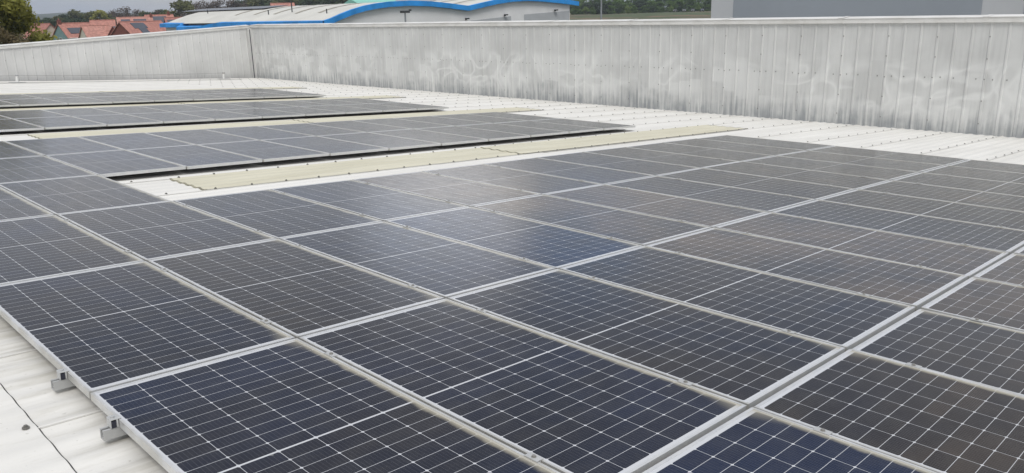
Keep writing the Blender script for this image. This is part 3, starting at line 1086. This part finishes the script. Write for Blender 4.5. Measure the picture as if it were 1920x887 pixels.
# ------------------------------------------------------------------ houses
def house(label, p, q, w, drop, tile, wallmat, gable_l=None, gable_r=None, pv=None, cross=(), chimney=None, wide=None):
    """ridge from p to q (left to right as seen); w half depth; drop ridge to eaves"""
    p, q = Vector(p), Vector(q)
    zr = 0.5 * (p.z + q.z)
    d = Vector((q.x - p.x, q.y - p.y, 0)); L = d.length; d.normalize()
    nrm = Vector((d.y, -d.x, 0))                        # towards the camera
    if nrm.dot(CAM - p) < 0: nrm = -nrm
    mw = Matrix((d, -nrm, Vector((0, 0, 1)))).transposed().to_4x4()
    mw.translation = (p.x, p.y, 0)
    root = empty('house', mw)
    tag(root, label, 'house')
    ze = zr - drop
    m = MB()
    m.prism([(-w, 0), (w, 0), (w, ze), (0, zr - 0.12), (-w, ze)], 'x', 0.12, L - 0.12)
    m.build('wall', wallmat, root)
    def slab(half, zr_, dr, x0, x1, ovh=0.22):
        r = MB(); th = 0.14; k = dr / half
        for s in (-1, 1):
            prof = [(0, zr_ + 0.03), (s * (half + ovh), zr_ - dr - ovh * k + 0.03), (s * (half + ovh), zr_ - dr - ovh * k - th + 0.03), (0, zr_ - th + 0.03)]
            if s > 0: prof = prof[::-1]
            r.prism(prof, 'x', x0, x1)
        return r
    rf = slab(w, zr, drop, -0.18, L + 0.18)
    rf.tube((-0.18, 0, zr + 0.05), (L + 0.18, 0, zr + 0.05), 0.10, 0.10, 6)
    rfo = rf.build('roof', tile, root)
    for (mt, xa) in ((gable_l, 0.10), (gable_r, L - 0.10)):
        if mt:
            g = MB(); s = -0.03 if xa < 1 else 0.03
            g.prism([(-w + .05, 0), (w - .05, 0), (w - .05, ze), (0, zr - 0.2), (-w + .05, ze)], 'x', min(xa, xa + s), max(xa, xa + s))
            g.build('gable_wall', mt, root)
            sx = -0.05 if xa < 1 else 0.05
            wn = MB().box(min(xa + sx, xa + sx * .3), max(xa + sx, xa + sx * .3), -0.5, 0.5, ze - 1.2, ze - 0.1)
            wo = wn.build('window', M['white_upvc'], root)
            MB().box(min(xa + sx * 1.4, xa + sx), max(xa + sx * 1.4, xa + sx), -0.42, 0.42, ze - 1.12, ze - 0.18).build('pane', M['pane'], wo)
    if pv:
        for (u0, u1, t0, t1) in pv:
            k = drop / w; pm = MB()
            def S(u, t, o): return (u * L, -t * w, zr - t * drop + 0.03 + o)
            pm.v += [S(u0, t0, .12), S(u1, t0, .12), S(u1, t1, .12), S(u0, t1, .12), S(u0, t0, .02), S(u1, t0, .02), S(u1, t1, .02), S(u0, t1, .02)]
            for f in ((3, 2, 1, 0), (0, 1, 5, 4), (1, 2, 6, 5), (2, 3, 7, 6), (3, 0, 4, 7)): pm.f.append(f)
            pm.build('solar_panels', M['pv_far'], root)
    for (u, half, out_, dz, dr, mt) in cross:            # cross gable on the camera side
        zc = zr - dz; xc = u * L
        yb = -(dz / drop) * w * 0.6
        yf = -(w + out_)
        gm = MB().prism([(xc - half, 0), (xc + half, 0), (xc + half, zc - dr), (xc, zc - .1), (xc - half, zc - dr)], 'y', yf, yb)
        gm.build('gable_wall', mt, root)
        r = MB()
        for s in (-1, 1):
            k = dr / half
            prof = [(xc, zc + .03), (xc + s * (half + .2), zc - dr - .2 * k + .03), (xc + s * (half + .2), zc - dr - .2 * k - .12), (xc, zc - .12)]
            if s > 0: prof = prof[::-1]
            r.prism(prof, 'y', yf - 0.2, yb)
        r.build('gable_roof', tile, root)
        wn = MB().box(xc - .5, xc + .5, yf - 0.05, yf - 0.01, zc - dr - 1.3, zc - dr - .1).build('window', M['white_upvc'], root)
        MB().box(xc - .42, xc + .42, yf - 0.07, yf - 0.05, zc - dr - 1.2, zc - dr - .2).build('pane', M['pane'], wn)
    if chimney is not None:
        x = chimney * L
        ch = MB().box(x - .35, x + .35, -.3, .3, zr - .5, zr + .75).build('chimney', M['brick'], rfo)
        MB().tube((x, 0, zr + .75), (x, 0, zr + 1.05), .12, .10, 8).build('chimney_pot', M['tile_b'], root)
    fb = MB()
    for s in (-1, 1): fb.tube((-.1, s * (w + .26), ze - .22), (L + .1, s * (w + .26), ze - .22), 0.06, 0.06, 6)
    fb.build('gutter', M['white_upvc'], root)
    return root


house('house with pale cream gable end and plain clay roof beside the big tree', (53.6, 203.0, 9.5), (54.9, 195.6, 9.5), 2.9, 2.9, M['tile_b'], M['render'], M['render'], M['render'])
house('red roofed house with teal boarded gable and solar panels left of centre', (55.1, 190.6, 9.4), (61.9, 192.2, 9.6), 3.1, 2.9, M['tile_a'], M['teal'], M['teal'], M['brick'],
      pv=[(0.16, 0.62, 0.38, 0.78)], cross=[(0.93, 1.3, 0.5, 0.9, 2.3, M['brick'])], chimney=0.04)
house('low red roofed house with cream end gable and dark front gable', (55.9, 178.0, 8.75), (61.2, 178.1, 9.0), 2.7, 2.4, M['tile_c'], M['render'], M['render'], M['brick'],
      cross=[(0.92, 1.55, 0.35, 0.12, 2.3, M['brick'])])
house('plain red roofed house behind the low one with a single dark roof panel', (67.9, 210.0, 9.95), (72.9, 208.0, 10.0), 4.5, 3.6, M['tile_a'], M['brick'], pv=[(0.86, 1.05, 0.45, 0.8)])
house('red roofed house with dark brick gable and large roof array by the blue eaves', (59.7, 167.2, 9.45), (69.6, 171.5, 9.55), 3.6, 3.1, M['tile_a'], M['brick'], M['brick'], M['render'],
      pv=[(0.20, 0.52, 0.12, 0.45), (0.28, 0.46, 0.45, 0.8)])
house('salmon roofed house behind with two thin rows of roof panels', (80.3, 227.5, 10.55), (88.6, 224.8, 10.7), 4.0, 3.2, M['tile_c'], M['render'], pv=[(0.10, 0.36, 0.2, 0.5), (0.45, 0.82, 0.2, 0.42)], chimney=0.98)
house('farthest red roofed house with roof panels in a block beside the trees', (91.5, 237.2, 11.1), (98.6, 235.0, 11.2), 4.2, 3.4, M['tile_a'], M['brick'], pv=[(0.10, 0.75, 0.15, 0.75)], chimney=0.85)
house('dull red roofed house half hidden by the blue roofed unit', (84.5, 206.0, 10.15), (92.0, 204.0, 10.3), 4.0, 3.2, M['tile_b'], M['brick'], pv=[(0.05, 0.4, 0.2, 0.6)])
house('lone red roofed house showing above the barrel roof', (128.5, 231.9, 13.7), (135.2, 229.5, 14.1), 4.0, 3.4, M['tile_a'], M['render'], M['render'], M['render'])
tr = empty('farm_shed', Matrix.Translation((150, 224, 0)))
tag(tr, 'distant turquoise roofed shed above the barrel roof', 'building')
MB().box(0, 16, -9, 0, 0, 13.2).build('wall', M['render'], tr)
MB().prism([(-9.3, 13.1), (0.3, 13.1), (-4.5, 14.8)], 'x', -0.3, 16.3).build('roof', M['turq'], tr)

# ------------------------------------------------------------------ parked cars at the field edge
def car_mesh(col_name, col):
    paint = mat_plain(col_name, col, 0.3, 0.1, 0.03, 1)
    body = MB().prism([(-2.1, .35), (-2.15, .75), (-1.95, .95), (-1.2, 1.02), (-.6, 1.45), (.9, 1.5), (1.6, 1.05), (2.1, .9), (2.15, .4)], 'y', -.88, .88)
    return body.mesh('car_body', paint)


carcols = [('black_car_paint', (.03, .032, .035)), ('dark_grey_car_paint', (.06, .065, .07)), ('graphite_car_paint', (.045, .05, .055)), ('dark_blue_car_paint', (.03, .035, .05))]
for i, ((x, y), (cn_, cc)) in enumerate(zip(((367.5, 243.5), (370.9, 240.1), (374.0, 237.0), (377.4, 233.6)), carcols)):
    z = ground_z(x, y) + 0.1
    r = empty('parked_car', Matrix.Translation((x, y, z)) @ Matrix.Rotation(RAD(205 + i * 5), 4, 'Z'))
    tag(r, 'dark car parked at the wood edge, ' + ('leftmost of four', 'second from the left', 'third from the left', 'rightmost of four')[i], 'car', 'cars parked at the field edge')
    put('body', car_mesh(cn_, cc), r)
    MB().prism([(-1.12, 1.0), (-.58, 1.40), (.86, 1.44), (1.5, 1.04)], 'y', -.90, .90).build('window', M['pane'], r)
    MB().box(2.1, 2.17, -.75, -.45, .62, .8).build('headlight', M['white_upvc'], r)
    MB().box(2.1, 2.17, .45, .75, .62, .8).build('headlight', M['white_upvc'], r)
    for sx in (-1.3, 1.3):
        for sy in (-.9, .68): MB().tube((sx, sy, .33), (sx, sy + .22, .33), .33, .33, 12).build('wheel', M['rubber'], r)

# ------------------------------------------------------------------ trees
def leaf_cloud(n, clumps, size, seed, flat=0.75, up=0.35):
    """n leaf faces scattered in clumps [(centre, radius)]"""
    g = np.random.default_rng(seed)
    w = np.array([c[1] ** 2.2 for c in clumps]); w /= w.sum()
    idx = g.choice(len(clumps), n, p=w)
    C_ = np.array([c[0] for c in clumps])[idx]; R_ = np.array([c[1] for c in clumps])[idx]
    v = g.normal(size=(n, 3)); v /= np.linalg.norm(v, axis=1)[:, None]
    rad = (0.35 + 0.65 * g.random(n) ** 0.5) * (1 + 0.16 * g.normal(size=n))
    P_ = C_ + v * (R_ * rad)[:, None] * np.array([1, 1, flat])
    nrm = v + 0.7 * g.normal(size=(n, 3)); nrm[:, 2] += up
    nrm /= np.linalg.norm(nrm, axis=1)[:, None]
    a = np.cross(nrm, g.normal(size=(n, 3))); a /= np.linalg.norm(a, axis=1)[:, None]
    b_ = np.cross(nrm, a)
    s = size * (0.6 + 0.8 * g.random(n))
    a *= s[:, None]; b_ *= (s * 0.62)[:, None]
    V = np.stack([P_ - a, P_ + b_ * 0.9 - a * 0.1, P_ + a, P_ - b_ * 0.9 + a * 0.1], 1).reshape(-1, 3)
    me = bpy.data.meshes.new('crown')
    F = np.arange(4 * n).reshape(-1, 4)
    me.from_pydata(V.tolist(), [], F.tolist())
    return me


def crown_clumps(seed, h, r, base, k=14, tall=1.0):
    g = random.Random(seed); out_ = []
    for i in range(k):
        t = g.random()
        z = base + (h - base) * (0.12 + 0.8 * t)
        rr = r * (math.sin(math.pi * (0.15 + 0.75 * t)) ** 0.8)
        a = g.uniform(0, 2 * math.pi); q = rr * math.sqrt(g.random()) * 0.8
        out_.append(((q * math.cos(a), q * math.sin(a), z), r * g.uniform(0.28, 0.48)))
    return out_


def trunk_mesh(h, r, seed, limbs=6, spread=2.0):
    g = random.Random(seed); m = MB()
    m.tube((0, 0, -0.3), (0.1 * r, 0, h * 0.45), r, r * 0.7, 8); m.tube((0.1 * r, 0, h * 0.45), (0, 0.2 * r, h * 0.85), r * 0.7, r * 0.2, 7)
    for i in range(limbs):
        a = 2 * math.pi * i / limbs + g.uniform(-.4, .4); z = h * g.uniform(.28, .6)
        e = (spread * math.cos(a), spread * math.sin(a), z + spread * g.uniform(.5, 1.1))
        m.tube((0, 0, z), e, r * 0.42, r * 0.10, 6)
    return m.mesh('trunk', M['bark'])


# the big tree at the left edge
bt = empty('tree', Matrix.Translation((12.5, 59.1, 0)))
tag(bt, 'big spring green tree filling the top left corner', 'tree')
put('trunk', trunk_mesh(12.5, 0.34, 3, 9, 2.6), bt)
g = random.Random(21); cl = []
for i in range(64):
    t = g.random(); z = 4.6 + 9.5 * t
    rr = 3.9 * math.sin(math.pi * (0.2 + 0.68 * t)) ** 0.7
    a = g.uniform(0, 6.283); q = rr * math.sqrt(g.random())
    cl.append(((q * math.cos(a), q * math.sin(a), z), g.uniform(0.55, 1.15)))
me = leaf_cloud(24000, cl, 0.14, 5, 0.75, 0.5); me.materials.append(M['leaf_spring']); put('crown', me, bt)
me = leaf_cloud(6000, [((c[0] * .8, c[1] * .8, c[2] - .3), r * .8) for c, r in cl], 0.13, 6); me.materials.append(M['leaf_olive']); put('inner_leaves', me, bt)
cl = []
for i in range(34):
    a = g.uniform(0, 6.283); cl.append(((4.2 * math.cos(a) * g.random() - 0.6, 3.6 * math.sin(a) * g.random(), g.uniform(4.0, 7.6)), g.uniform(.5, .9)))
bb = empty('tree', Matrix.Translation((12.5, 57.0, 0)))
tag(bb, 'low reddish leaved bush tree beneath the big green tree', 'tree')
me = leaf_cloud(12000, [((c[0], c[1], c[2] + 1.7), r) for c, r in cl], 0.12, 9); me.materials.append(mat_leaf('copper_leaves', (0.15, 0.125, 0.06), (0.25, 0.20, 0.12))); put('crown', me, bb)
put('trunk', trunk_mesh(7.6, 0.2, 8, 6, 1.6), bb)

KINDS = {}
def kind(name, mat, h, r, base, n, leaf, seeds, k=14, dens=1.0):
    KINDS[name] = []
    for s in seeds:
        me = leaf_cloud(n, crown_clumps(s, h, r, base, k), leaf, s + 100); me.materials.append(mat)
        KINDS[name].append((me, trunk_mesh(h, r * 0.07, s, 6, r * 0.55)))


kind('olive', M['leaf_olive'], 10, 4.6, 1.0, 1300, 0.45, (1, 2))
kind('dark', M['leaf_dark'], 10, 4.6, -0.2, 2000, 0.45, (3, 4, 5), 22)
kind('brown', M['leaf_brown'], 10, 4.6, 1.6, 1500, 0.30, (6, 7, 8), 18)
kind('light', M['leaf_light'], 10, 4.0, 0.8, 1300, 0.42, (9, 10))
kind('green', M['leaf_green'], 10, 4.8, -0.3, 2000, 0.42, (11, 12, 13), 22)
kind('spring', M['leaf_spring'], 10, 3.6, 1.2, 1300, 0.42, (14, 15))
LAB = dict(olive='olive green', dark='dark green', brown='bare brown', light='bright light green', green='mid green', spring='yellow green')
trng = random.Random(77)
NTREE = {}


def place_tree(x, y, kindn, h, group, label, z=None, rw=1.0):
    ms = KINDS[kindn][trng.randrange(len(KINDS[kindn]))]
    z = ground_z(x, y) - 0.2 if z is None else z
    s = h / 10.0
    r = empty('tree', Matrix.Translation((x, y, z)) @ Matrix.Rotation(trng.uniform(0, 6.28), 4, 'Z') @ Matrix.Diagonal((s * rw, s * rw, s, 1)))
    tag(r, label, 'tree', group)
    put('crown', ms[0], r); put('trunk', ms[1], r)


def px(xp, yp, D):
    d = right * ((xp - 960) / 1494.05) + down * ((yp - 443.5) / 1494.05) + fwd
    return CAM + d * D


# woods behind the houses: picture column of crown, top row, distance, kind, relative width
WOODS = [(72, 36, 330, 'dark', 1.2), (88, 32, 345, 'dark', 1.2), (104, 30, 350, 'olive', 1.2), (118, 25, 360, 'dark', 1.2), (133, 19, 370, 'olive', 1.3), (146, 21, 380, 'dark', 1.2),
         (158, 27, 350, 'dark', 1.1), (172, 21, 345, 'olive', 1.2), (185, 19, 340, 'spring', 1.3), (198, 24, 350, 'olive', 1.2), (211, 21, 365, 'brown', 1.2), (224, 16, 370, 'brown', 1.2),
         (238, 13, 375, 'brown', 1.2), (252, 18, 365, 'brown', 1.2), (265, 21, 360, 'olive', 1.2), (279, 22, 350, 'dark', 1.2), (292, 19, 350, 'brown', 1.2), (305, 17, 355, 'dark', 1.2),
         (332, 0, 300, 'olive', 1.15), (352, 10, 380, 'brown', 1.2), (365, 5, 385, 'brown', 1.2), (380, 2, 380, 'brown', 1.2), (395, 4, 375, 'brown', 1.2), (410, 1, 380, 'brown', 1.2),
         (425, -1, 380, 'brown', 1.2), (440, 1, 375, 'brown', 1.2), (455, -2, 380, 'dark', 1.2), (470, 0, 375, 'brown', 1.2), (485, -3, 370, 'olive', 1.2), (500, -2, 370, 'dark', 1.2),
         (515, -5, 375, 'brown', 1.2), (530, -4, 370, 'olive', 1.2), (545, -6, 375, 'dark', 1.2), (560, -5, 370, 'olive', 1.2), (578, -6, 365, 'dark', 1.2), (596, -6, 370, 'olive', 1.2),
         (614, -8, 365, 'dark', 1.2), (632, -8, 365, 'dark', 1.2), (650, -8, 365, 'olive', 1.2), (668, -9, 365, 'dark', 1.2), (686, -9, 365, 'dark', 1.2), (704, -9, 360, 'olive', 1.2)]
ends = {}
for i, (xp, yp, D, kn, rw) in enumerate(WOODS):
    t = px(xp, yp, D); z0 = ground_z(t.x, t.y)
    NTREE[kn] = NTREE.get(kn, 0) + 1
    place_tree(t.x, t.y, kn, max(3.5, (t.z - z0) * 1.02), 'trees in the wood behind the houses',
               '%s tree in the wood behind the houses, %s of its colour from the left' % (LAB[kn], ORD[min(16, NTREE[kn])]), rw=rw * 1.15)
for i, xp in enumerate(range(64, 330, 20)):          # hedge trees closing the gap under the crowns
    t = px(xp + trng.uniform(-4, 4), 34 + trng.uniform(-3, 3), 318)
    place_tree(t.x, t.y, 'dark', max(3.0, t.z - ground_z(t.x, t.y)), 'dark hedge trees behind the roofs', 'low dark hedge tree just behind the red roofs, %s from the left' % ORD[i + 1], rw=1.6)
# the green belt to the right of the blue unit
BELT = []
brng = random.Random(9)
xp = 1076
n = 0
while xp < 1345:
    n += 1
    kn = brng.choice(['green', 'green', 'dark', 'dark', 'green', 'light' if n % 3 == 0 else 'green'])
    t = px(xp, brng.uniform(-16, -6), brng.uniform(470, 500))
    place_tree(t.x, t.y, kn, t.z - ground_z(t.x, t.y), 'trees of the belt behind the field', 'tall %s tree of the belt behind the field, %s from the left' % (LAB[kn], ORD[min(n, 16)]), rw=0.95)
    xp += brng.uniform(15, 21)
n = 0
xp = 1080
while xp < 1345:
    n += 1
    t = px(xp, brng.uniform(-2, 6), brng.uniform(455, 468))
    kn = brng.choice(['green', 'dark'])
    place_tree(t.x, t.y, kn, t.z - ground_z(t.x, t.y), 'undergrowth trees of the belt', 'middle height %s tree inside the belt behind the field, %s from the left' % (LAB[kn], ORD[min(n, 16)]), rw=1.5)
    xp += brng.uniform(17, 21)
n = 0
for (xp, yp, D, kn) in ((1082, 8, 440, 'green'), (1098, 12, 430, 'light'), (1112, 13, 438, 'green'), (1128, 9, 450, 'dark'), (1146, 10, 445, 'green'), (1160, 14, 440, 'dark'), (1178, 8, 430, 'light'), (1192, 14, 436, 'green'),
                         (1208, 10, 450, 'green'), (1224, 9, 448, 'dark'), (1240, 12, 446, 'green'), (1258, 9, 452, 'light'), (1275, 10, 455, 'dark'), (1292, 9, 450, 'green'), (1310, 10, 455, 'light'), (1328, 8, 450, 'green')):
    n += 1
    t = px(xp, yp, D)
    place_tree(t.x, t.y, kn, max(3, t.z - ground_z(t.x, t.y)), 'shrubs fronting the tree belt', 'low %s shrub tree fronting the belt, %s from the left' % (LAB[kn], ORD[n]), rw=1.35)
